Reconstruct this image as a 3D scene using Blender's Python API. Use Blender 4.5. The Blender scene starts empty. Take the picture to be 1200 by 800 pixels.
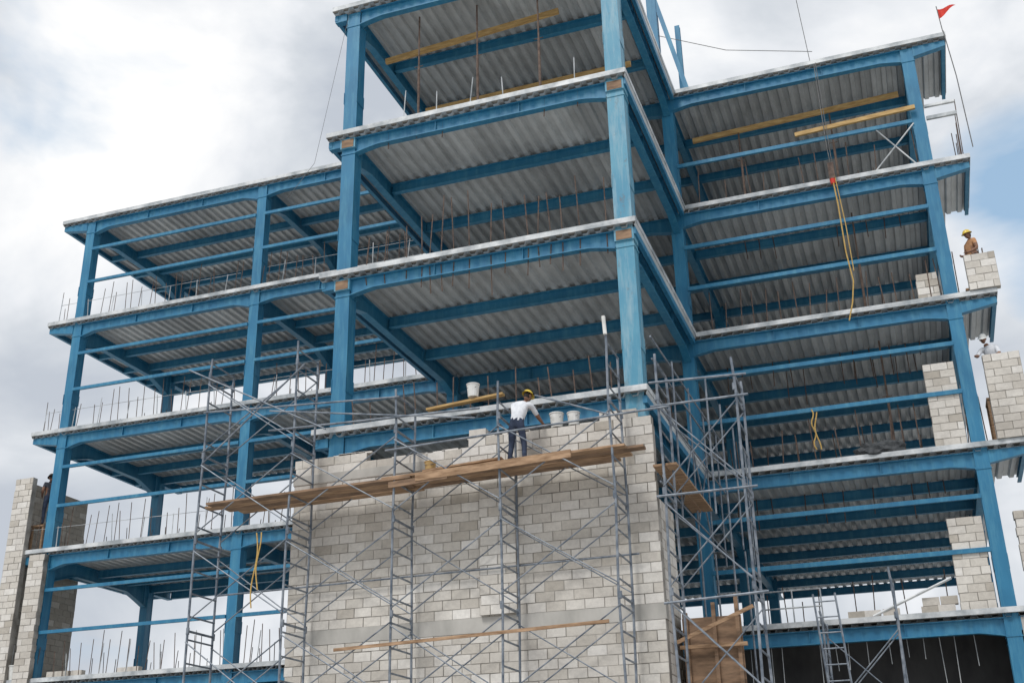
import bpy, math, random, bmesh
from mathutils import Vector, Matrix
random.seed(7)
sc=bpy.context.scene
GZ=1.7
# ------------------------------------------------------------------ helpers
def new_mat(name):
    m=bpy.data.materials.new(name); m.use_nodes=True
    nt=m.node_tree; b=nt.nodes['Principled BSDF']
    return m,nt,b
def N(nt,t,**k):
    n=nt.nodes.new(t)
    for a,v in k.items(): setattr(n,a,v)
    return n
def ramp(nt,stops):
    r=N(nt,'ShaderNodeValToRGB'); e=r.color_ramp.elements
    while len(e)<len(stops): e.new(0.5)
    for i,(p,c) in enumerate(stops):
        e[i].position=p; e[i].color=(c[0],c[1],c[2],1)
    return r
def noise_fac(nt,scale,detail=5,stretch=(1,1,1),rough=.6,dist=0):
    tc=N(nt,'ShaderNodeTexCoord'); mp=N(nt,'ShaderNodeMapping'); mp.inputs['Scale'].default_value=stretch
    n=N(nt,'ShaderNodeTexNoise'); n.inputs['Scale'].default_value=scale; n.inputs['Detail'].default_value=detail
    n.inputs['Roughness'].default_value=rough; n.inputs['Distortion'].default_value=dist
    nt.links.new(tc.outputs['Object'],mp.inputs[0]); nt.links.new(mp.outputs[0],n.inputs['Vector'])
    return n.outputs['Fac']
def mix(nt,fac,a,b,mode='MIX'):
    m=N(nt,'ShaderNodeMix',data_type='RGBA',blend_type=mode)
    for sock,v in ((0,fac),(6,a),(7,b)):
        if isinstance(v,(int,float)): m.inputs[sock].default_value=v
        elif isinstance(v,tuple): m.inputs[sock].default_value=(v[0],v[1],v[2],1)
        else: nt.links.new(v,m.inputs[sock])
    return m.outputs[2]
def bump(nt,b,fac,strength=.3,dist=.02):
    bp=N(nt,'ShaderNodeBump'); bp.inputs['Strength'].default_value=strength; bp.inputs['Distance'].default_value=dist
    nt.links.new(fac,bp.inputs['Height']); nt.links.new(bp.outputs[0],b.inputs['Normal'])
def simple(name,c1,c2,scale=4,rough=.7,metal=0,stretch=(1,1,1),bmp=0,lo=.35,hi=.65,detail=4):
    m,nt,b=new_mat(name); f=noise_fac(nt,scale,detail,stretch)
    r=ramp(nt,[(lo,c1),(hi,c2)]); nt.links.new(f,r.inputs[0]); nt.links.new(r.outputs[0],b.inputs['Base Color'])
    b.inputs['Roughness'].default_value=rough; b.inputs['Metallic'].default_value=metal
    if bmp: bump(nt,b,f,bmp)
    return m
def paint_mat(name,c1,c2,dust,rust_amt):
    m,nt,b=new_mat(name)
    f=noise_fac(nt,.9,3); r=ramp(nt,[(.3,c1),(.7,c2)]); nt.links.new(f,r.inputs[0])
    f2=noise_fac(nt,2.2,6,(3,3,.35),.7); r2=ramp(nt,[(.46,(0,0,0)),(.78,(1,1,1))]); nt.links.new(f2,r2.inputs[0])
    mm=N(nt,'ShaderNodeMath',operation='MULTIPLY'); mm.inputs[1].default_value=.8; nt.links.new(r2.outputs[0],mm.inputs[0])
    c=mix(nt,mm.outputs[0],r.outputs[0],dust)
    f3=noise_fac(nt,5,6,(1,1,.5),.75); r3=ramp(nt,[(.65-rust_amt,(0,0,0)),(.74-rust_amt,(1,1,1))]); nt.links.new(f3,r3.inputs[0])
    mr=N(nt,'ShaderNodeMath',operation='MULTIPLY'); mr.inputs[1].default_value=.55; nt.links.new(r3.outputs[0],mr.inputs[0])
    c=mix(nt,mr.outputs[0],c,(.13,.10,.08))
    nt.links.new(c,b.inputs['Base Color']); b.inputs['Roughness'].default_value=.5
    return m
M={}
M['blue']=paint_mat('blue_steel_paint',(.013,.14,.27),(.024,.195,.355),(.09,.30,.42),0)
M['bluew']=paint_mat('weathered_blue_steel',(.05,.24,.38),(.10,.32,.44),(.36,.48,.52),.07)
def deck_mat():
    m,nt,b=new_mat('galvanized_deck')
    geo=N(nt,'ShaderNodeNewGeometry'); sp=N(nt,'ShaderNodeSeparateXYZ'); nt.links.new(geo.outputs['Position'],sp.inputs[0])
    def cell(o,s):
        a=N(nt,'ShaderNodeMath',operation='MULTIPLY'); a.inputs[1].default_value=s; nt.links.new(sp.outputs[o],a.inputs[0])
        fl=N(nt,'ShaderNodeMath',operation='FLOOR'); nt.links.new(a.outputs[0],fl.inputs[0]); return fl.outputs[0]
    cb=N(nt,'ShaderNodeCombineXYZ'); nt.links.new(cell(0,1.111),cb.inputs[0]); nt.links.new(cell(1,.42),cb.inputs[1]); nt.links.new(cell(2,.25),cb.inputs[2])
    wn=N(nt,'ShaderNodeTexWhiteNoise'); nt.links.new(cb.outputs[0],wn.inputs['Vector'])
    r=ramp(nt,[(0,(.45,.475,.49)),(1,(.60,.63,.645))]); nt.links.new(wn.outputs['Value'],r.inputs[0])
    f=noise_fac(nt,1.3,5,(1,.5,1),.7); r2=ramp(nt,[(.35,(.76,.76,.76)),(.65,(1.08,1.08,1.08))]); nt.links.new(f,r2.inputs[0])
    c=mix(nt,1.0,r.outputs[0],r2.outputs[0],'MULTIPLY')
    f3=noise_fac(nt,.8,5,(1,1,1),.75,.5); r3=ramp(nt,[(.62,(0,0,0)),(.74,(.35,.35,.35))]); nt.links.new(f3,r3.inputs[0])
    c=mix(nt,r3.outputs[0],c,(.35,.31,.27))
    nt.links.new(c,b.inputs['Base Color']); b.inputs['Metallic'].default_value=.12; b.inputs['Roughness'].default_value=.42
    return m
M['deck']=deck_mat()
M['edge']=simple('galvanized_edge_angle',(.30,.33,.35),(.68,.70,.71),1.6,.45,.1,(1,1,1),0,.38,.62,6)
M['conc']=simple('concrete',(.32,.31,.29),(.48,.46,.43),1.6,.9,0,(1,1,1),.3)
M['dconc']=simple('stained_concrete',(.34,.33,.305),(.53,.51,.475),1.2,.9,0,(1,1,.4),.3)
M['dark']=simple('interior_shade_dark',(.035,.035,.038),(.075,.075,.075),1.2,.9,0,(1,1,.4),.3)  # near-black colour paints in the shade of the ground-floor interior
M['rebar']=simple('rebar_steel',(.07,.045,.035),(.17,.12,.095),9,.8)
M['scaf']=simple('scaffold_steel',(.095,.12,.155),(.30,.33,.37),5,.5,.2,(1,1,1),0,.35,.7,6)
M['wood']=simple('plank_wood',(.22,.13,.07),(.46,.30,.185),3,.8,0,(1,6,6),.3)
M['woody']=simple('formwork_timber',(.36,.22,.08),(.56,.38,.16),3,.75,0,(1,6,6),.2)
M['ply']=simple('plywood',(.15,.095,.06),(.33,.21,.13),2,.8,0,(1,1,4),.2)
M['rope']=simple('yellow_rope',(.45,.28,.07),(.60,.42,.15),20,.9)
M['cable']=simple('steel_cable',(.10,.10,.10),(.2,.2,.2),20,.6)
M['white']=simple('white_plastic',(.62,.62,.59),(.8,.8,.78),6,.5)
M['red']=simple('red_cloth',(.55,.03,.02),(.7,.06,.04),6,.8)
M['skin']=simple('skin',(.20,.10,.06),(.27,.14,.09),12,.6)
M['shirtw']=simple('white_shirt',(.62,.64,.68),(.80,.82,.85),9,.9,0,(1,1,1),.5)
M['shirto']=simple('orange_shirt',(.45,.22,.10),(.55,.30,.16),9,.9,0,(1,1,1),.5)
M['shirtd']=simple('dark_shirt',(.03,.035,.05),(.07,.075,.09),9,.9,0,(1,1,1),.5)
M['jeans']=simple('jeans',(.02,.03,.06),(.05,.07,.12),9,.9,0,(1,1,1),.5)
M['boot']=simple('boots',(.04,.03,.02),(.08,.06,.04),9,.8)
M['helmet']=simple('helmet_plastic',(.70,.50,.06),(.78,.58,.10),5,.35)
M['hair']=simple('hair',(.01,.008,.006),(.03,.02,.015),20,.8)
M['eye']=simple('eye',(.02,.02,.02),(.03,.03,.03),5,.3)
M['net']=simple('dark_net',(.03,.035,.04),(.08,.085,.09),9,.9)
def block_mat():
    m,nt,b=new_mat('concrete_block')
    at=N(nt,'ShaderNodeAttribute',attribute_name='rnd')
    r=ramp(nt,[(0,(.47,.435,.385)),(.5,(.65,.62,.575)),(1,(.78,.76,.73))]); nt.links.new(at.outputs['Fac'],r.inputs[0])
    f=noise_fac(nt,.55,6,(1,1,1.3),.65); r2=ramp(nt,[(.33,(.80,.785,.77)),(.62,(1.05,1.04,1.02))]); nt.links.new(f,r2.inputs[0])
    c=mix(nt,1.0,r.outputs[0],r2.outputs[0],'MULTIPLY')
    f3=noise_fac(nt,12,5,(1,1,1),.7); r3=ramp(nt,[(.3,(.86,.86,.86)),(.7,(1.05,1.05,1.05))]); nt.links.new(f3,r3.inputs[0])
    c=mix(nt,1.0,c,r3.outputs[0],'MULTIPLY')
    nt.links.new(c,b.inputs['Base Color']); b.inputs['Roughness'].default_value=.95
    bump(nt,b,f3,.5,.01)
    return m
M['block']=block_mat()
M['mortar']=simple('mortar',(.19,.175,.155),(.46,.435,.40),1.7,.95,0,(1,1,1),.4)
def ground_mat():
    m,nt,b=new_mat('dusty_ground')
    f=noise_fac(nt,.08,6,(1,1,1),.7); r=ramp(nt,[(.3,(.42,.405,.375)),(.7,(.55,.535,.505))]); nt.links.new(f,r.inputs[0])
    f2=noise_fac(nt,1.5,5,(1,1,1),.75); r2=ramp(nt,[(.3,(.8,.8,.8)),(.7,(1.08,1.08,1.08))]); nt.links.new(f2,r2.inputs[0])
    nt.links.new(mix(nt,1.0,r.outputs[0],r2.outputs[0],'MULTIPLY'),b.inputs['Base Color']); b.inputs['Roughness'].default_value=1
    return m
M['ground']=ground_mat()

class MB:
    def __init__(s): s.v=[];s.f=[];s.m=[];s.r=[];s.mats=[]
    def mi(s,mat):
        if mat not in s.mats: s.mats.append(mat)
        return s.mats.index(mat)
    def face(s,vs,mat,rnd=.5):
        b=len(s.v); s.v+= [tuple(p) for p in vs]; s.f.append(tuple(range(b,b+len(vs)))); s.m.append(s.mi(mat)); s.r.append(rnd)
    def hexa(s,p,mat,rnd=.5):
        b=len(s.v); s.v+=[tuple(q) for q in p]
        for f in ((0,3,2,1),(4,5,6,7),(0,1,5,4),(1,2,6,5),(2,3,7,6),(3,0,4,7)):
            s.f.append(tuple(b+i for i in f)); s.m.append(s.mi(mat)); s.r.append(rnd)
    def box(s,x0,x1,y0,y1,z0,z1,mat,rnd=.5):
        s.hexa([(x0,y0,z0),(x1,y0,z0),(x1,y1,z0),(x0,y1,z0),(x0,y0,z1),(x1,y0,z1),(x1,y1,z1),(x0,y1,z1)],mat,rnd)
    def bar(s,a,b,w,h,mat):
        a=Vector(a);b=Vector(b);d=(b-a).normalized(); up=Vector((0,0,1)) if abs(d.z)<.95 else Vector((0,1,0))
        sx=d.cross(up).normalized()*w/2; sz=sx.cross(d).normalized()*h/2
        s.hexa([a-sx-sz,a+sx-sz,b+sx-sz,b-sx-sz,a-sx+sz,a+sx+sz,b+sx+sz,b-sx+sz],mat)
    def tube(s,a,b,r,mat,n=6):
        a=Vector(a);b=Vector(b);d=(b-a).normalized(); up=Vector((0,0,1)) if abs(d.z)<.9 else Vector((1,0,0))
        u=d.cross(up).normalized(); w=u.cross(d); base=len(s.v)
        for c in (a,b):
            for i in range(n):
                t=2*math.pi*i/n; s.v.append(tuple(c+(u*math.cos(t)+w*math.sin(t))*r))
        k=s.mi(mat)
        for i in range(n):
            j=(i+1)%n; s.f.append((base+i,base+j,base+n+j,base+n+i)); s.m.append(k); s.r.append(.5)
        s.f.append(tuple(base+i for i in range(n))[::-1]); s.m.append(k); s.r.append(.5)
        s.f.append(tuple(base+n+i for i in range(n))); s.m.append(k); s.r.append(.5)
    def path(s,pts,r,mat,n=6):
        for i in range(len(pts)-1): s.tube(pts[i],pts[i+1],r,mat,n)
    def cone(s,c,r0,r1,h,mat,n=16,cap=True):
        c=Vector(c); b=len(s.v); k=s.mi(mat)
        for (r,z) in ((r0,0),(r1,h)):
            for i in range(n):
                t=2*math.pi*i/n; s.v.append((c.x+r*math.cos(t),c.y+r*math.sin(t),c.z+z))
        for i in range(n):
            j=(i+1)%n; s.f.append((b+i,b+j,b+n+j,b+n+i)); s.m.append(k); s.r.append(.5)
        if cap:
            s.f.append(tuple(b+i for i in range(n))[::-1]); s.m.append(k); s.r.append(.5)
    def obj(s,name,parent=None,smooth=False):
        me=bpy.data.meshes.new(name); me.from_pydata(s.v,[],s.f)
        for k in s.mats: me.materials.append(M[k])
        me.polygons.foreach_set('material_index',s.m)
        a=me.attributes.new('rnd','FLOAT','FACE'); a.data.foreach_set('value',s.r)
        me.update()
        o=bpy.data.objects.new(name,me); sc.collection.objects.link(o)
        if parent: o.parent=parent
        return o
def empty(name):
    o=bpy.data.objects.new(name,None); sc.collection.objects.link(o); return o

# ------------------------------------------------------------------ ground
g=MB(); g.face([(-1500,-1500,GZ),(1500,-1500,GZ),(1500,1500,GZ),(-1500,1500,GZ)],'ground'); g.obj('ground')

# ------------------------------------------------------------------ building frame
B=empty('steel_frame_building')
XC=[-13.3,-6.35,.58,7.58,14.55]; CY=7.3; H=4.0
def sweep(mb,ax,c,t0,t1,st,zf0,zf1,mat):
    base=len(mb.v); k=mb.mi(mat)
    for s_ in st:
        for (t,z) in ((t0,zf0(s_)),(t1,zf0(s_)),(t1,zf1(s_)),(t0,zf1(s_))):
            mb.v.append((s_,c+t,z) if ax=='x' else (c+t,s_,z))
    n=len(st)
    for i in range(n-1):
        for j in range(4):
            a=base+i*4+j; b=base+i*4+(j+1)%4
            mb.f.append((a,b,b+4,a+4)); mb.m.append(k); mb.r.append(.5)
    mb.f.append((base,base+1,base+2,base+3)); mb.m.append(k); mb.r.append(.5)
    e=base+(n-1)*4; mb.f.append((e+3,e+2,e+1,e)); mb.m.append(k); mb.r.append(.5)
def beam(mb,ax,s0,s1,c,zt,d,bf,mat='blue',hd=0,hl=1.5,ends=(1,1)):
    L=s1-s0; st=[s0]
    if hd: st+= [s0+hl*i/5 for i in range(1,6)]+[s1-hl*i/5 for i in range(5,0,-1)]
    st.append(s1); st=sorted(set(round(q,4) for q in st))
    def dep(s_):
        v=d
        if hd and ends[0] and s_-s0<hl: v+=hd*(1-(s_-s0)/hl)**1.15
        if hd and ends[1] and s1-s_<hl: v+=hd*(1-(s1-s_)/hl)**1.15
        return v
    sweep(mb,ax,c,-bf/2,bf/2,st,lambda s_:zt-.025,lambda s_:zt,mat)
    sweep(mb,ax,c,-.012,.012,st,lambda s_:zt-dep(s_)+.02,lambda s_:zt-.02,mat)
    sweep(mb,ax,c,-bf/2,bf/2,st,lambda s_:zt-dep(s_),lambda s_:zt-dep(s_)+.025,mat)
    if L>5 and bf>=.17:
        for i in range(1,3):
            q=s0+L*i/3
            if ax=='x': mb.box(q-.006,q+.006,c-bf/2+.012,c+bf/2-.012,zt-d+.02,zt-.02,mat)
            else: mb.box(c-bf/2+.012,c+bf/2-.012,q-.006,q+.006,zt-d+.02,zt-.02,mat)
XL,XR=0.0,7.88; YD=7.03; XWL,XWR,XM=-14.5,15.64,14.98; YB1,YB2=13.9,23.8
decks=MB(); slabs=MB(); edges=MB(); beams=MB()
DL=-.205; DH=-.125
def deck(mb,x0,x1,y0,y1,z):
    p=.3; prof=[]; x=x0
    while x<x1-1e-6:
        for dx,hi in ((0,1),(.035,0),(.145,0),(.18,1),(.299,1)):
            if x+dx<x1: prof.append((x+dx,z+(DH if hi else DL)))
        x+=p
    prof.append((x1,z+DH))
    for i in range(len(prof)-1):
        (a,za),(b,zb)=prof[i],prof[i+1]
        mb.face([(a,y0,za),(a,y1,za),(b,y1,zb),(b,y0,zb)],'deck')
for k in (2,3,4,5,6):
    z=k*H
    rects=[(XWL,.3,YD,YB1),(.3,XM,YD,YB2),(XM,XWR,YD,10.0)]
    if k>=3: rects.append((XL,XR,.0,YD))
    for (a,b,c,d) in rects:
        deck(decks,a+.01,b-.001,c+.012,d-.012,z)
        slabs.box(a+.012,b-.001 if b in (.3,XM) else b-.012,c+.012,d-.001 if d==YD else d-.012,z-.123,z-.012,'conc')
    e0,e1=z-.118,z+.006
    def ex(x0,x1,y): edges.box(x0,x1,y-.012,y+.012,e0,e1,'edge'); edges.box(x0,x1,y-.012,y+.045,e0-.004,e0,'edge')
    def ey(y0,y1,x): edges.box(x-.012,x+.012,y0,y1,e0,e1+.003,'edge')
    if k>=3:
        ex(XWL,XL-.01,YD); ex(XR+.012,XWR,YD); ex(XL,XR,0); ey(.01,YD,XL); ey(.01,YD,XR)
    else: ex(XWL,XWR,YD)
    ey(YD,YB1,XWL); ey(YD,10,XWR); ey(10.02,YB2,XM); ex(XWL,.3,YB1); ex(.3,XM,YB2); ex(XM,XWR,10.0)
    zt=z-.208
    SD=.33
    for i in range(4):
        if i==2:
            beam(beams,'x',XC[2]+.2,XC[3]-.2,CY,zt,.38,.2,hd=.1,hl=.6)
            continue
        beam(beams,'x',XC[i]+.16,XC[i+1]-.16,CY-.1,zt,SD,.18,hd=.1 if i else .16,hl=.6)
    sweep(beams,'x',CY-.1,-.09,.09,[XWL+.04,XC[0]-.17],lambda s_:zt-(.17 if s_<XC[0]-.5 else .32),lambda s_:zt,'blue')
    sweep(beams,'x',CY-.1,-.09,.09,[XC[4]+.17,XWR-.04],lambda s_:zt-(.32 if s_<XC[4]+.5 else .17),lambda s_:zt,'blue')
    beam(beams,'y',YD+.1,YB1-.1,XWL+.1,zt-.004,.17,.1)
    beam(beams,'y',YD+.1,9.9,XWR-.1,zt-.004,.17,.1)
    for i,X in enumerate(XC):
        if i<2:
            beam(beams,'y',CY+.17,12.3,X,zt-.005,.42,.2,hd=.36,hl=1.1)
            beam(beams,'y',12.7,YB1-.06,X,zt-.005,.28,.2)
        else:
            for (q0,q1) in ((CY+.17,14.1),(14.5,21.1)):
                beam(beams,'y',q0,q1,X,zt-.005,.42,.2,hd=.22,hl=.9)
            beam(beams,'y',21.5,YB2-.06,X,zt-.005,.28,.2)
    for y in [9.65,11.1,12.5,YB1-.15]:
        for i in (0,1): beam(beams,'x',XC[i]+.1,XC[i+1]-.1,y,zt-.01,.26,.14)
        beam(beams,'x',XWL+.15,XC[0]-.1,y,zt-.01,.2,.12)
    for y in [9.6,11.9,14.3,16.6,18.9,21.3,23.6]:
        for i in (2,3): beam(beams,'x',XC[i]+.1,XC[i+1]-.1,y,zt-.01,.27,.14)
    if k>=3:
        beam(beams,'x',XC[2]+.2,XC[3]-.2,.2,zt,.33,.18,hd=.12,hl=.65)
        for X in (XC[2],XC[3]): beam(beams,'y',.5,CY-.2,X,zt-.005,.40,.2,hd=.2,hl=.8)
        for y in (2.6,4.95): beam(beams,'x',XC[2]+.1,XC[3]-.1,y,zt-.01,.28,.15)
        sweep(beams,'x',.2,-.09,.09,[XL+.04,XC[2]-.2],lambda s_:zt-.22,lambda s_:zt,'blue')
        sweep(beams,'y',XR-.08,-.05,.05,[.1,YD-.1],lambda s_:zt-.17,lambda s_:zt-.003,'blue')
        sweep(beams,'y',XL+.08,-.05,.05,[.1,YD-.1],lambda s_:zt-.17,lambda s_:zt-.003,'blue')
decks.obj('floor_decks',B); slabs.obj('floor_slabs',B); edges.obj('slab_edge_angles',B); beams.obj('beams',B)
cols=MB()
def column(X,Y,z0,z1,w,mat,splice=True):
    h=w/2
    cols.box(X-h+.012,X+h-.012,Y-h+.02,Y+h-.02,z0,z1,mat)
    cols.box(X-h,X+h,Y-h,Y-h+.025,z0,z1,mat); cols.box(X-h,X+h,Y+h-.025,Y+h,z0,z1,mat)
    for k in range(2,7):
        z=k*H
        if splice:
            cols.box(X-h-.02,X+h+.02,Y-h-.015,Y+h+.015,z-.66,z-.63,mat)
            if z+2<z1:
                for dx in (-h-.006,h-.006): cols.box(X+dx,X+dx+.012,Y-h-.02,Y+h+.02,z+.9,z+1.25,mat)
for X in XC: column(X,CY,GZ,23.78,.34,'blue' )
for X in XC[:2]: column(X,12.5,GZ,23.78,.31,'blue')
for X in XC[2:]:
    for Y in (14.3,21.3): column(X,Y,GZ,23.78,.34,'blue')
column(XC[2],.33,GZ,23.78,.37,'blue'); column(XC[3],.33,GZ,23.78,.41,'bluew')
for X,w in ((XC[2],.205),(XC[3],.225)):
    for k in (4,5): cols.box(X-w,X+w,.085,.5,k*H-.5,k*H-.215,'bluew'); cols.box(X-w*.8,X+w*.8,.075,.084,k*H-.48,k*H-.25,'ply')
column(7.3,7.6,23.8,28.5,.3,'blue',False); column(7.9,8.6,24.0,27.5,.16,'blue',False)
cols.bar((7.35,7.55,28.2),(8.25,7.5,24.0),.14,.14,'blue')
cols.obj('columns',B)
gi=MB()
for k in (2,3,4,5):
    for fz in (1.38,2.68):
        z=k*H+fz
        for i in (0,1):
            gi.box(XC[i]+.17,XC[i+1]-.17,YD+.05,YD+.13,z-.05,z+.05,'blue'); gi.box(XC[i]+.17,XC[i+1]-.17,YD+.13,YD+.2,z+.035,z+.048,'blue')
        if not(k==5 and fz>2):
            gi.box(XC[3]+.17,XC[4]-.17,YD+.05,YD+.13,z-.055,z+.055,'blue'); gi.box(XC[3]+.17,XC[4]-.17,YD+.13,YD+.2,z+.04,z+.053,'blue')
        if k==5 and fz<2: gi.box(XC[4]+.2,XWR-.1,YD+.05,YD+.13,z-.05,z+.05,'edge'); gi.box(XC[4]+.2,XWR-.1,YD+.05,YD+.13,z+.35,z+.42,'edge')
gi.obj('girts',B)
rb=MB()
def dowels(x0,x1,y,z,up,dn,step,pr=.9,mat='rebar',r=.014):
    x=x0
    while x<x1:
        if random.random()<pr:
            j=random.uniform(-.08,.08); t=random.uniform(-.09,.09)
            if up: rb.tube((x+j,y,z),(x+j+t,y+random.uniform(-.03,.03),z+up*random.uniform(.6,1.1)),r,mat,4)
            if dn: rb.tube((x+j,y,z-.2),(x+j+t*.5,y,z-.2-dn*random.uniform(.4,1.1)),r,mat,4)
        x+=step
for k in (2,3,4,5):
    dowels(-14.2,-.2,YD+.2,k*H,1.2,0,.33,.85); dowels(-14.2,-.4,YD+.2,k*H,1.0,0,1.1,.9,'edge',.016)
    if k>2: dowels(8.3,15.4,YD+.25,k*H,1.2,.0,.38,.75)
    dowels(8.3,14,9.5,k*H,1.4,.9,.45,.7); dowels(-13,0,9.6,k*H,1.3,0,.45,.6); dowels(-13,0,12.6,k*H,1.3,0,.6,.6)
dowels(2.6,7.2,.18,16,1.5,1.05,.3); dowels(1.2,2.6,.18,16,1.1,.4,.5); dowels(2.2,7.2,6.6,16,1.8,0,.3); dowels(2.2,7.2,5.5,12,1.3,0,.2,.95); dowels(1.6,7.2,7.4,12,2.6,0,.2,.95)
dowels(1.0,7.2,6.5,20,1.9,.0,.4,.85); dowels(1.2,7.2,.2,20,1.1,.0,.9,.85,'edge'); dowels(8.5,14,7.5,8.0,.0,1.6,.4,.95,'edge',.009); dowels(1.0,7.4,.2,12,.9,0,.4,.85)
dowels(8.4,14.2,10,16,0,1.2,.5,.5); dowels(1.0,7.2,.2,20,0,.5,.7,.6)
for k in (3,4,5):
    y=7.5
    while y<13.5:
        rb.tube((XWL+.25,y,k*H),(XWL+.25+random.uniform(-.08,.08),y,k*H+random.uniform(.7,1.1)),.013,'rebar',4); y+=.5
for y in (7.4,7.8,8.2,8.6,9.0,9.4):
    for k in (3,4,5): rb.tube((XWR-.12,y,k*H),(XWR-.1+random.uniform(-.05,.05),y,k*H+random.uniform(1.2,2.2)),.013,'rebar',4)
for k in (3,4,5):
    rb.tube((-14.2,YD+.2,k*H+.7),(-7,YD+.2,k*H+.66),.009,'edge',4); rb.tube((-6,YD+.2,k*H+.7),(0,YD+.2,k*H+.66),.009,'edge',4)
rb.tube((13.2,7.1,20),(14.4,7.1,21.3),.02,'edge'); rb.tube((13.4,7.1,21.3),(14.3,7.1,20),.02,'edge')
rb.obj('rebar_dowels',B)
w=MB(); w.box(-14.2,7.6,13.5,13.7,GZ,7.5,'dark'); w.box(7.9,14.74,9.0,9.2,GZ,7.76,'dark'); w.box(-.3,.0,.3,13.4,GZ,7.6,'dark'); w.box(14.75,15.6,7.1,9.2,GZ,7.77,'conc')  # dark walls added to make the interior look shaded; last box is a concrete pier
w.obj('pier_and_shade_walls',B)

# ------------------------------------------------------------------ block walls
def blockwall(mb,ax,c0,c1,s0,s1,z0,z1,top=None,rshift=0):
    row=0; z=z0
    def put(a,b,zz,zh,m,r,g=0.0):
        if ax=='x': mb.box(a,b,c0-g,c1+g,zz,zh,m,r)
        else: mb.box(c0-g,c1+g,a,b,zz,zh,m,r)
    while z<z1-.05:
        off=0 if row%2 else -.2
        off+=random.uniform(-.03,.03)
        s=s0+off; rowr=random.gauss(0,.07)
        while s<s1-.02:
            a=max(s,s0); b=min(s+.4,s1)
            zt=top((a+b)/2) if top else z1
            if b-a>.05 and z+.1<zt:
                r=min(1,max(0,random.gauss(.55+rshift+rowr,.22)))
                g=random.uniform(-.006,.008); zj=random.uniform(-.004,.004)
                put(a+.008+random.uniform(0,.006),b-.008,z+.008+zj,z+.192+zj,'block',r,g)
                put(a,b,z,z+.2 if z+.3<zt else z+.19,'mortar',.5,-.01)
            s+=.4
        z+=.2; row+=1
wl=MB()
def topf(x):
    if x<1.4: return 11.2
    if x<3.9: return 11.0
    return 11.2
blockwall(wl,'x',-.30,-.10,-.2,8.0,GZ,7.1)
blockwall(wl,'x',-.30,-.10,-.2,8.0,7.4,11.2,top=topf)
wl.box(-.22,8.02,-.306,-.08,7.1,7.4,'dconc')
blockwall(wl,'x',-.40,-.31,4.25,5.05,7.42,10.4,rshift=.1)
wl.box(-.21,3.2,-.313,-.09,10.62,10.82,'dconc')
blockwall(wl,'y',7.8,8.0,-.09,1.2,GZ,9.6)
for i in range(22):
    x=random.uniform(-.1,7.5); wl.box(x,x+random.uniform(.2,.5),-.28,-.12,topf(x)-.012,topf(x)+random.uniform(.01,.04),'block',.9)
for x in (4.0,6.9,7.3): wl.box(x,x+.38,-.29,-.11,11.2,11.39,'block',random.random())
wl.obj('concrete_block_wall')
def stack(specs):
    m=MB()
    for a in specs: blockwall(m,*a[0],**(a[1] if len(a)>1 else {}))
    return m.obj('concrete_block_wall')
stack([(('x',YD-.06,YD+.14,15.0,15.75,16.01,17.0),),(('x',YD+.25,YD+.45,13.75,14.3,16.01,16.8),)])
stack([(('x',YD-.06,YD+.14,14.98,15.85,12.01,14.2),),(('x',YD+.1,YD+.3,13.55,14.3,12.01,14.2),),(('y',15.5,15.7,YD+.15,9.4,12.01,13.8),)])
stack([(('x',YD-.06,YD+.14,15.0,15.9,8.01,10.3),),(('x',YD+.1,YD+.3,13.5,14.3,8.01,10.2),)])
stack([(('x',YD-.1,YD+.1,-14.75,-14.05,7.0,14.4),),(('x',YD-.12,YD+.08,-13.75,-13.15,7.0,11.8),),(('y',-14.75,-14.55,YD+.11,10.3,8.0,14.3),dict(rshift=-.5))])  # side wall's block tone lowered to paint in its inner-face shade

# ------------------------------------------------------------------ scaffolding
def scaffold(name,frames,y0,y1,zb,links,lift=1.9,ladder=True,r=.026):
    root=empty(name); m=MB()
    for (X,zt) in frames:
        for y in (y0,y1):
            z=zb; px=X;py=y
            while z<zt-.05:
                zn=min(z+lift,zt if y==y0 else zt-.15)
                if zn<=z: break
                nx=X+random.uniform(-.03,.03)
                m.tube((px,py,z),(nx,y,zn),r,'scaf',8); px=nx; z+=lift
            m.cone((X,y,zb),.08,.06,.03,'scaf',8)
        z=zb+.3
        while z<zt-.1:
            if ladder: m.tube((X,y0,z),(X,y1,z),r*.75,'scaf',6)
            z+=.475
        z=zb+lift
        while z<zt:
            m.tube((X,y0,z),(X,y1,z),r,'scaf',6)
            for y in (y0,y1): m.tube((X,y,z-.07),(X,y,z+.07),r*1.4,'scaf',8)
            z+=lift
    for (i,j,zmax) in links:
        X0,z0=frames[i];X1,z1=frames[j]
        z=zb+.15
        while z+lift*.85<zmax:
            for y in (y0,y1):
                e=random.uniform(-.08,.08)
                if random.random()<.9: m.tube((X0,y-.03,z+e),(X1,y-.03,z+lift*.8+e),r*.55,'scaf',6)
                if random.random()<.9: m.tube((X0,y-.055,z+lift*.8),(X1,y-.055,z+e),r*.55,'scaf',6)
            z+=lift
    m.obj('frames_and_braces',root)
    return root
S=scaffold('scaffolding',[(-1.85,13.5),(.38,13.6),(2.8,12.1),(5.1,11.95),(7.42,12.6)],-1.45,-.5,GZ,[(0,1,13.5),(1,2,12.1),(2,3,12.0),(3,4,12.0)])
m=MB()
def plank(m,x0,x1,y,z,w=.24,t=.045,mat='wood',tilt=0):
    m.bar((x0,y,z),(x1,y+random.uniform(-.03,.03),z+tilt),w,t,mat)
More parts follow.
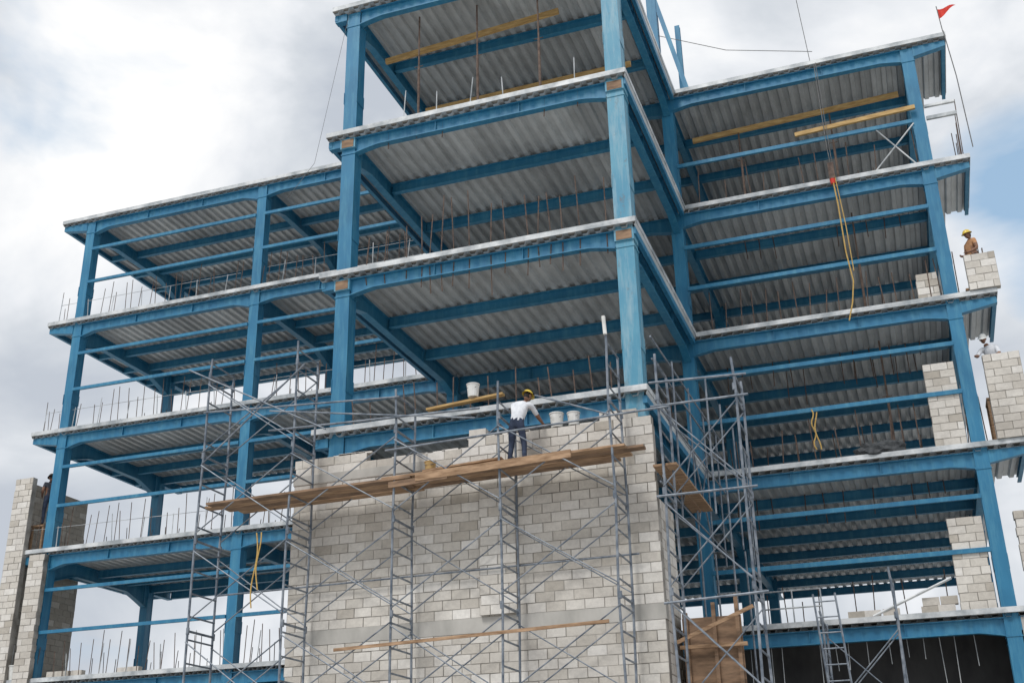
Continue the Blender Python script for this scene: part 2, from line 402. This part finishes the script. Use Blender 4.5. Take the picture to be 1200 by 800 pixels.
for j,y in enumerate((-1.38,-1.12,-.86,-.6)):
    plank(m,-1.6+random.uniform(-.3,.3),3.0+random.uniform(-.1,.3),y,10.08+j*.003,tilt=.05,mat='wood' if j%2 else 'ply')
    plank(m,2.7+random.uniform(-.3,.2),7.7+random.uniform(-.4,.3),y,10.16+j*.003,tilt=.1,mat='ply' if j%2 else 'wood')
m.bar((3.3,-1.52,10.09),(6.6,-1.5,10.2),.04,.16,'wood'); m.bar((3.4,-1.3,10.25),(5.1,-1.25,10.34),.22,.04,'wood')
m.bar((2.7,-1.5,10.0),(4.0,-1.5,10.05),.05,.12,'ply'); m.bar((5.6,-1.2,10.27),(7.5,-1.0,10.31),.2,.04,'ply')
m.obj('platform_planks',S)
m=MB()
m.tube((-.2,-1.5,11.55),(4.7,-1.5,11.4),.024,'scaf'); m.tube((2.6,-1.5,10.75),(8.6,-1.5,10.9),.022,'scaf')
m.tube((-1.9,-1.5,12.2),(2.9,-1.5,11.9),.02,'scaf'); m.tube((-1.9,-.45,8.3),(7.6,-.45,8.35),.02,'scaf')
m.tube((-.2,-1.52,12.0),(4.6,-1.5,11.2),.018,'scaf'); m.tube((5.9,-1.52,11.5),(7.4,-1.5,10.9),.018,'scaf')
m.tube((-2.4,-1.5,13.3),(1.2,-1.52,11.4),.018,'scaf'); m.tube((-1.85,-1.48,11.0),(.6,-1.5,13.0),.018,'scaf')
m.tube((7.42,-1.5,12.6),(7.4,-1.5,13.0),.04,'white',8)
m.obj('guard_rails',S)
S2=scaffold('scaffolding',[(8.35,12.1),(9.85,11.8)],-1.3,-.3,GZ,[(0,1,12.0)])
m=MB()
for z in (11.0,11.5,9.2,7.2): m.tube((8.2,-1.32,z),(10.1,-1.32,z+random.uniform(-.1,.1)),.024,'scaf')
for z in (12.3,12.8,11.4,9.7): m.tube((8.15,-.6,z),(8.3,6.8,z-.05),.022,'scaf')
for y in (1.2,3.0,4.8,6.6):
    m.tube((8.2,y,9.4),(8.22,y,12.9),.022,'scaf'); m.tube((8.9,y,9.4),(8.92,y,12.4),.022,'scaf')
m.tube((8.2,1.2,9.6),(8.2,3.0,11.5),.018,'scaf'); m.tube((8.2,3.0,9.6),(8.2,4.8,11.5),.018,'scaf')
m.tube((8.2,3.0,11.5),(8.2,4.8,9.6),.018,'scaf')
for x in (8.15,8.4): m.bar((x,-.7,10.0),(x,3.2,10.0),.22,.045,'wood')
for x in (8.2,8.9):
    m.tube((x,3.0,GZ),(x,3.0,9.4),.024,'scaf'); m.tube((x,5.0,GZ),(x,5.0,9.4),.024,'scaf')
m.obj('side_rails_and_planks',S2)
S3=scaffold('scaffolding',[(10.6,7.6),(12.1,8.4)],3.2,4.2,GZ,[(0,1,8.0)])
L=empty('ladder'); m=MB()
for x in (10.9,11.35): m.tube((x,2.2,GZ),(x-.4,2.9,7.9),.024,'scaf')
for i in range(19):
    t=(i+.5)/19; m.tube((10.9-.4*t,2.2+.7*t,GZ+6.2*t),(11.35-.4*t,2.2+.7*t,GZ+6.2*t),.016,'scaf')
m.obj('rails_and_rungs',L)
T=MB(); T.bar((1.6,-1.52,6.78),(7.2,-1.52,6.93),.035,.06,'wood'); T.obj('timber_plank')
T=MB(); T.bar((2.9,-.02,12.09),(4.7,-.0,12.22),.16,.05,'woody'); T.obj('timber_plank')
F=MB()
F.box(8.15,9.3,.5,.53,4.4,7.2,'ply')
for x in (8.2,8.75,9.2): F.box(x,x+.07,.42,.498,4.3,7.3+(x-8.2)*.3,'ply')
for z in (4.8,5.8,6.6): F.box(8.1,9.4,.34,.418,z,z+.07,'wood')
F.box(8.15,8.18,.54,2.4,4.4,7.3,'ply'); F.bar((8.1,.1,6.7),(9.6,.2,7.3),.04,.07,'wood')
F.obj('timber_formwork')
F=MB()
for i in range(14):
    x=1.4+i*.42; F.box(x,x+.38+random.uniform(-.05,.03),7.62,7.66,12.0,12.0+random.uniform(.7,1.3),'ply')
F.box(1.4,7.2,7.56,7.615,12.3,12.4,'wood'); F.obj('timber_formwork')
T=MB(); T.bar((.9,1.5,23.05),(5.9,1.5,23.35),.08,.16,'woody'); T.obj('timber_beam')
T=MB(); T.bar((1.2,3.6,22.7),(7.3,3.6,22.75),.08,.15,'woody'); T.obj('timber_beam')
T=MB(); T.bar((8.1,8.3,22.9),(14.2,8.3,23.1),.08,.16,'woody'); T.obj('timber_beam')
T=MB(); T.bar((11.2,7.0,21.6),(14.5,7.0,21.75),.08,.12,'woody'); T.obj('timber_plank')
P=MB()
for (x,y,z0,z1) in ((2.3,.6,20,23.5),(3.9,.7,20,23.5),(5.6,.6,20,23.5),(2.8,3.6,20,22.6),(6.2,3.6,20,22.6),(12.2,8.3,20,22.9),(9.5,8.3,20,22.9),(12.6,8.3,12,15.5),(12.4,8.3,16,19.5)):
    P.tube((x,y,z0),(x,y,z0+1.9),.035,'rebar',8); P.tube((x,y,z0+1.9),(x,y,z1),.024,'rebar',8); P.box(x-.08,x+.08,y-.08,y+.08,z0,z0+.012,'rebar'); P.tube((x-.12,y,z0+1.9),(x+.12,y,z0+1.9),.012,'rebar')
P.obj('shoring_props')
R=MB(); R.path([(12.0,6.95,23.8),(12.02,6.9,21.0),(12.05,6.88,20.4)],.012,'cable'); R.box(11.97,12.13,6.82,6.96,19.9,20.4,'rebar'); R.path([(12.05,6.88,23.8),(12.1,6.88,20.3)],.01,'cable'); R.cone((12.05,6.88,19.75),.06,.08,.14,'red',10); R.obj('chain_hoist')
R=MB(); R.path([(12.05,6.85,20.0),(12.1,6.82,19),(12.12,6.82,17.6),(12.2,6.82,16.7),(12.1,6.82,16.1),(11.95,6.82,15.6)],.02,'rope'); R.path([(12.12,6.84,20.0),(12.22,6.82,18.4),(12.25,6.82,17.0)],.014,'rope'); R.obj('rope')
R=MB(); pts=[(10.7+.04*math.sin(i*1.3),6.8+.03*math.cos(i),13.3-i*.11) for i in range(11)]; R.path(pts,.018,'rope'); pts=[(10.78+.05*math.sin(i*.6+2),6.8,13.2-i*.1) for i in range(11)]; R.path(pts,.018,'rope'); R.obj('rope')
R=MB(); pts=[(-.3+.05*math.sin(i*.5),-1.55,9.3-i*.13) for i in range(13)]; R.path(pts,.014,'rope'); pts=[(-.22+.04*math.sin(i*.5+1),-1.55,9.3-i*.1) for i in range(13)]; R.path(pts,.014,'rope'); R.obj('rope')
R=MB(); R.path([(7.4,7.5,26.5),(9.5,7.4,25.3),(12,7.3,24.5)],.012,'cable',4); R.path([(11.9,7.2,24.1),(11.6,7.1,29)],.01,'cable',4); R.path([(15.6,6.95,24),(15.7,6.9,22.4),(15.75,6.9,20.1)],.014,'cable',4)
R.path([(.5,.1,24),(-.3,.0,19.2),(-.9,-.2,18.2)],.006,'cable',4); R.obj('steel_cable')
FL=empty('red_flag'); m=MB(); m.tube((15.6,7.05,24.0),(15.55,7.0,24.9),.014,'cable'); m.obj('pole',FL)
m=MB(); n=6
for i in range(n):
    a=i/n;b=(i+1)/n
    def fp(t,s_): return (15.56+.5*t,7.0+.08*math.sin(t*6),24.62+.2*t+s_*.17*(1-t)+.03*math.sin(t*5))
    m.face([fp(a,-1),fp(b,-1),fp(b,1),fp(a,1)],'red')
m.obj('cloth',FL)
def bucket(x,y,z,mat='white',s=1):
    m=MB(); m.cone((x,y,z),.12*s,.15*s,.3*s,mat,18); m.cone((x,y,z+.29*s),.16*s,.16*s,.02*s,mat,18)
    m.path([(x-.15*s,y,z+.28*s),(x-.1*s,y-.1,z+.2*s),(x+.1*s,y-.1,z+.2*s),(x+.15*s,y,z+.28*s)],.006,'cable',5); m.obj('bucket',None)
bucket(4.0,-.03,12.24,s=.95); bucket(3.45,-1.1,10.27,'woody',.8); bucket(5.95,-.2,11.22,s=1.0); bucket(6.32,-.2,11.22,s=.9); bucket(-13.9,7.2,8.01,'white',1.4)
def pile(x,y,z,nx,nz,name='block_pile'):
    m=MB()
    for k in range(nz):
        for i in range(nx-k//2):
            a=x+i*.42+random.uniform(-.03,.03)+k*.08; m.box(a,a+.39,y+random.uniform(-.04,.04),y+.2,z+k*.2,z+k*.2+.19,'block',random.random())
    m.obj(name)
pile(10.9,7.3,8.01,3,1); pile(12.6,7.3,8.01,2,2); pile(-12.8,7.3,8.01,3,1); pile(-10.4,7.4,8.01,2,1)
m=MB(); m.tube((11.5,7.3,8.05),(13.4,7.2,8.8),.035,'edge'); m.obj('steel_pipe')
G=MB()
for x in (8.9,9.6,10.3): G.tube((x,7.6,8),(x,7.6,8.9),.02,'edge')
for z in (8.45,8.88): G.tube((8.9,7.6,z),(10.3,7.6,z),.02,'edge')
G.obj('guard_rail')
def lump(name,loc,sc_,mat):
    bm=bmesh.new(); bmesh.ops.create_icosphere(bm,subdivisions=3,radius=1)
    for v in bm.verts:
        k=1+.22*math.sin(v.co.x*5+v.co.y*3)+.12*math.sin(v.co.z*9+v.co.x*7); v.co=Vector((v.co.x*sc_[0]*k,v.co.y*sc_[1]*k,max(-.4,v.co.z)*sc_[2]*k))
    me=bpy.data.meshes.new(name); bm.to_mesh(me); me.materials.append(M[mat]); o=bpy.data.objects.new(name,me); o.location=loc; sc.collection.objects.link(o)
lump('safety_net_bundle',(12.3,7.3,12.1),(.6,.3,.28),'net')

# ------------------------------------------------------------------ workers
def worker(loc,rot,J,shirt='shirtw',pants='jeans',sleeve=.5,look=(0,1,0),hat='helmet'):
    root=empty('construction_worker')
    rad=dict(pelvis=(.15,.115),waist=(.135,.105),chest=(.165,.12),neckb=(.075,.07),neck=(.055,.055),
      shL=(.075,.07),shR=(.075,.07),elL=(.047,.047),elR=(.047,.047),wrL=(.032,.028),wrR=(.032,.028),paL=(.042,.022),paR=(.042,.022),
      hiL=(.095,.095),hiR=(.095,.095),knL=(.065,.065),knR=(.065,.065),anL=(.045,.045),anR=(.045,.045),toL=(.045,.03),toR=(.045,.03))
    E=[('pelvis','waist'),('waist','chest'),('chest','neckb'),('neckb','neck'),('chest','shL'),('chest','shR'),('shL','elL'),('shR','elR'),('elL','wrL'),('elR','wrR'),('wrL','paL'),('wrR','paR'),
       ('pelvis','hiL'),('pelvis','hiR'),('hiL','knL'),('hiR','knR'),('knL','anL'),('knR','anR'),('anL','toL'),('anR','toR')]
    order=list(rad.keys())
    def skin(verts,edges,rads,rootidx,sub):
        me=bpy.data.meshes.new('sk'); me.from_pydata(verts,edges,[]); o=bpy.data.objects.new('sk',me); sc.collection.objects.link(o)
        mod=o.modifiers.new('s','SKIN')
        for i,q in enumerate(rads): me.skin_vertices[0].data[i].radius=q; me.skin_vertices[0].data[i].use_root=(i==rootidx)
        s2=o.modifiers.new('ss','SUBSURF'); s2.levels=sub
        dg=bpy.context.evaluated_depsgraph_get(); me2=bpy.data.meshes.new_from_object(o.evaluated_get(dg))
        bpy.data.objects.remove(o); return me2
    V=[Vector(J[n]) for n in order]
    me=skin([tuple(v) for v in V],[(order.index(a),order.index(b)) for a,b in E],[rad[n] for n in order],0,2)
    for k in [shirt,pants,'skin','boot']: me.materials.append(M[k])
    def seg(a,b,p):
        A=Vector(J[a]);Bv=Vector(J[b]);d=Bv-A;t=max(0,min(1,(p-A).dot(d)/d.length_squared)); return (p-A-d*t).length,t
    for p in me.polygons:
        c=p.center; best=min(((seg(a,b,c)+(a,b)) for a,b in E),key=lambda q:q[0]); _,t,a,b=best
        if (a,b) in (('elL','wrL'),('elR','wrR'),('wrL','paL'),('wrR','paR')): k=2
        elif (a,b)==('neckb','neck'): k=2
        elif a[:2]=='sh': k=0 if t<sleeve else 2
        elif a[:2] in('hi','kn') or b[:2]=='hi': k=1
        elif a[:2]=='an': k=3
        elif (a,b)==('pelvis','waist'): k=1 if t<.35 else 0
        else: k=0
        p.material_index=k; p.use_smooth=True
    o=bpy.data.objects.new('body',me); sc.collection.objects.link(o); o.parent=root
    for s_ in ('L','R'):
        W=Vector(J['wr'+s_]); Pm=Vector(J['pa'+s_]); d=(Pm-W).normalized(); side=d.cross(Vector((0,0,1)))
        if side.length<.1: side=Vector((1,0,0))
        side.normalize(); dn=side.cross(d).normalized()
        if dn.z>0: dn=-dn
        vs=[];es=[];rr=[]
        for i,(off,ln) in enumerate(((-.03,.06),(-.01,.072),(.01,.068),(.03,.052))):
            b=len(vs); p0=Pm+side*off-d*.01; p1=p0+d*.035; p2=p1+d*ln*.5+dn*.012; p3=p2+d*ln*.3+dn*.03
            vs+=[tuple(q) for q in (p0,p1,p2,p3)]; es+=[(b,b+1),(b+1,b+2),(b+2,b+3)]; rr+=[(.01,.01)]*2+[(.009,.009),(.007,.007)]
        sg=-1 if s_=='R' else 1
        b=len(vs); p0=W+d*.03+side*sg*.02; vs+=[tuple(p0),tuple(p0+side*sg*.035+d*.03),tuple(p0+side*sg*.045+d*.06+dn*.015)]; es+=[(b,b+1),(b+1,b+2)]; rr+=[(.012,.012),(.011,.011),(.008,.008)]
        hm=skin(vs,es,rr,0,1); hm.materials.append(M['skin'])
        for p in hm.polygons: p.use_smooth=True
        o=bpy.data.objects.new('fingers',hm); sc.collection.objects.link(o); o.parent=root
    bm=bmesh.new(); bmesh.ops.create_uvsphere(bm,u_segments=24,v_segments=16,radius=1)
    for v in bm.verts:
        x,y,z=v.co; w_=1-.22*max(0,-z); nose=.28*math.exp(-((x/.16)**2+((z+.12)/.22)**2)) if y>.5 else 0
        brow=-.06*math.exp(-((abs(x)-.35)/.18)**2-((z-.05)/.12)**2) if y>.4 else 0
        v.co=Vector((x*.075*w_,(y+nose+brow)*.095*(1 if y>0 else .98),z*.118))
    for sx in (-1,1):
        r_=bmesh.ops.create_uvsphere(bm,u_segments=8,v_segments=6,radius=1); bmesh.ops.scale(bm,vec=(.012,.022,.034),verts=r_['verts']); bmesh.ops.translate(bm,vec=(sx*.076,-.005,-.005),verts=r_['verts'])
    hmesh=bpy.data.meshes.new('head')
    nb=len(bm.faces)
    for sx in (-1,1):
        r_=bmesh.ops.create_uvsphere(bm,u_segments=8,v_segments=6,radius=.012); bmesh.ops.translate(bm,vec=(sx*.03,.086,.008),verts=r_['verts'])
    r_=bmesh.ops.create_uvsphere(bm,u_segments=8,v_segments=6,radius=1); bmesh.ops.scale(bm,vec=(.026,.008,.007),verts=r_['verts']); bmesh.ops.translate(bm,vec=(0,.083,-.062),verts=r_['verts'])
    bm.faces.ensure_lookup_table()
    for i,f_ in enumerate(bm.faces):
        f_.smooth=True
        if i>=nb: f_.material_index=1
        else:
            c=f_.calc_center_median()
            if c.y<-.01 and c.z>-.06 and abs(c.x)<.078: f_.material_index=2
    bm.to_mesh(hmesh); bm.free()
    for k in ('skin','eye','hair'): hmesh.materials.append(M[k])
    ho=bpy.data.objects.new('head',hmesh); sc.collection.objects.link(ho); ho.parent=root; ho.location=J['head']
    q=Vector(look).normalized().to_track_quat('Y','Z'); ho.rotation_mode='QUATERNION'; ho.rotation_quaternion=q
    bm=bmesh.new(); bmesh.ops.create_uvsphere(bm,u_segments=24,v_segments=16,radius=1)
    bmesh.ops.delete(bm,geom=[v for v in bm.verts if v.co.z<-.02],context='VERTS')
    for v in bm.verts:
        x,y,z=v.co
        if z<.03: v.co=Vector((x*.125,y*.155+.01,.035))
        else: v.co=Vector((x*.100,y*.122,z*.115+.04))
    me=bpy.data.meshes.new('helmet'); bm.to_mesh(me); bm.free(); me.materials.append(M[hat])
    for p in me.polygons: p.use_smooth=True
    o=bpy.data.objects.new('helmet',me); sc.collection.objects.link(o); o.parent=root; o.location=J['head']; o.rotation_mode='QUATERNION'; o.rotation_quaternion=q
    root.location=loc; root.rotation_euler=(0,0,rot)
    return root
lean=dict(pelvis=(0,0,.92),waist=(.02,.05,1.06),chest=(.06,.15,1.28),neckb=(.11,.24,1.42),neck=(.13,.27,1.48),head=(.16,.31,1.59),
 shL=(-.11,.18,1.38),shR=(.26,.20,1.35),elL=(-.17,.34,1.12),elR=(.36,.38,1.12),wrL=(-.08,.55,1.02),wrR=(.38,.60,1.06),paL=(-.05,.62,1.01),paR=(.38,.68,1.05),
 hiL=(-.09,0,.88),hiR=(.09,0,.88),knL=(-.13,.06,.48),knR=(.13,.1,.49),anL=(-.15,-.05,.09),anR=(.15,.03,.09),toL=(-.17,.11,.035),toR=(.18,.19,.035))
worker((5.3,-.95,10.25),0,lean,look=(.35,.8,-.35),sleeve=.8)
stand=dict(pelvis=(0,0,.95),waist=(0,.01,1.1),chest=(0,.02,1.32),neckb=(0,.01,1.46),neck=(0,.02,1.52),head=(0,.04,1.64),
 shL=(-.18,.01,1.41),shR=(.18,.01,1.41),elL=(-.24,.0,1.13),elR=(.25,.02,1.13),wrL=(-.17,.2,1.03),wrR=(.16,.22,1.05),paL=(-.13,.27,1.03),paR=(.12,.3,1.05),
 hiL=(-.09,0,.9),hiR=(.09,0,.9),knL=(-.1,.04,.49),knR=(.1,.03,.49),anL=(-.11,-.02,.09),anR=(.11,-.02,.09),toL=(-.13,.13,.035),toR=(.13,.13,.035))
worker((15.3,7.75,16.3),math.radians(120),stand,'shirto',look=(0,1,-.3))
bend=dict(lean); worker((15.35,7.95,13.3),math.radians(170),bend,'shirtw',look=(0,1,-.6),sleeve=.9,hat='white')
worker((-13.9,7.6,12.9),math.radians(60),dict(stand),'shirtd',look=(0,1,-.3),hat='hair')
for (x,y,z0,z1) in ((15.25,8.0,12.0,13.3),(15.25,7.85,16.0,16.3),(-13.95,7.7,12.0,12.9)):
    t=MB(); t.box(x-.3,x+.2,y-.35,y+.35,z1-.05,z1,'wood')
    for dx in (-.26,.16):
        for dy in (-.3,.3): t.box(x+dx-.03,x+dx+.03,y+dy-.03,y+dy+.03,z0,z1-.052,'wood')
    t.obj('work_trestle')

# ------------------------------------------------------------------ camera
yaw,pitch,roll,Fp=-0.33045,0.40210,-0.02131,1355.73
f=Vector((math.sin(yaw)*math.cos(pitch),math.cos(yaw)*math.cos(pitch),math.sin(pitch)))
r=Vector((math.cos(yaw),-math.sin(yaw),0)); u=r.cross(f)
c,s=math.cos(roll),math.sin(roll); r,u=c*r+s*u, c*u-s*r
cam=bpy.data.cameras.new('camera'); co=bpy.data.objects.new('camera',cam); sc.collection.objects.link(co)
mt=Matrix((r,u,-f)).transposed().to_4x4(); mt.translation=Vector((12.587,-22.35028,3.38462)); co.matrix_world=mt
cam.sensor_width=36; cam.lens=Fp/1200*36; cam.clip_end=5000; cam.clip_start=.1; sc.camera=co
def pixdir(a,b): return ((a-600)/Fp*r-(b-400)/Fp*u+f).normalized()

# ------------------------------------------------------------------ light and sky
SE,SA=math.radians(54),math.radians(196)
sd=Vector((math.sin(SA)*math.cos(SE),math.cos(SA)*math.cos(SE),math.sin(SE)))
ld=bpy.data.lights.new('sun','SUN'); ld.energy=2.0; ld.angle=math.radians(18); ld.color=(1,.975,.94)
lo=bpy.data.objects.new('sun',ld); sc.collection.objects.link(lo); lo.rotation_euler=sd.to_track_quat('Z','Y').to_euler()
wd=bpy.data.worlds.new('World'); sc.world=wd; wd.use_nodes=True; nt=wd.node_tree
bg=nt.nodes['Background']; bg.inputs['Strength'].default_value=.13
sky=N(nt,'ShaderNodeTexSky',sky_type='NISHITA'); sky.sun_disc=False; sky.sun_elevation=SE; sky.sun_rotation=SA
tc=N(nt,'ShaderNodeTexCoord')
def wnoise(scale,detail,dist,st,loc=(0,0,0)):
    mp=N(nt,'ShaderNodeMapping'); mp.inputs['Scale'].default_value=st; mp.inputs['Location'].default_value=loc
    n=N(nt,'ShaderNodeTexNoise'); n.inputs['Scale'].default_value=scale; n.inputs['Detail'].default_value=detail; n.inputs['Distortion'].default_value=dist; n.inputs['Roughness'].default_value=.52
    nt.links.new(tc.outputs['Generated'],mp.inputs[0]); nt.links.new(mp.outputs[0],n.inputs['Vector']); return n.outputs['Fac']
def ddot(d,p0,p1):
    vm=N(nt,'ShaderNodeVectorMath',operation='DOT_PRODUCT'); nt.links.new(tc.outputs['Generated'],vm.inputs[0]); vm.inputs[1].default_value=tuple(d)
    mr=N(nt,'ShaderNodeMapRange'); mr.inputs['From Min'].default_value=p0; mr.inputs['From Max'].default_value=p1; nt.links.new(vm.outputs['Value'],mr.inputs['Value']); return mr.outputs[0]
def madd(a,k,b):
    n=N(nt,'ShaderNodeMath',operation='MULTIPLY_ADD'); nt.links.new(a,n.inputs[0]); n.inputs[1].default_value=k
    if isinstance(b,(int,float)): n.inputs[2].default_value=b
    else: nt.links.new(b,n.inputs[2])
    return n.outputs[0]
shade=wnoise(4.2,6,.35,(1,1,1.5),(5.3,1.4,.2))
bright=ddot(pixdir(190,100),math.cos(.17),1.0)
sh=madd(bright,.12,shade)
rp=ramp(nt,[(.36,(4.2,4.55,5.1)),(.47,(5.2,5.5,5.9)),(.56,(6.5,6.7,7.0)),(.68,(8.0,8.0,8.0))]); nt.links.new(sh,rp.inputs[0])
cov=wnoise(3.4,6,.3,(1,1,1.8),(.7,2.2,1.1))
clear=ddot(pixdir(1215,215),math.cos(.12),1.0)
cv=madd(clear,-.34,cov)
rm=ramp(nt,[(.18,(0,0,0)),(.38,(1,1,1))]); nt.links.new(cv,rm.inputs[0])
hazy=mix(nt,.75,sky.outputs[0],(3.2,4.7,6.3))
nt.links.new(mix(nt,rm.outputs[0],hazy,rp.outputs[0]),bg.inputs['Color'])
sc.view_settings.view_transform='Standard'; sc.view_settings.look='None'; sc.view_settings.exposure=0
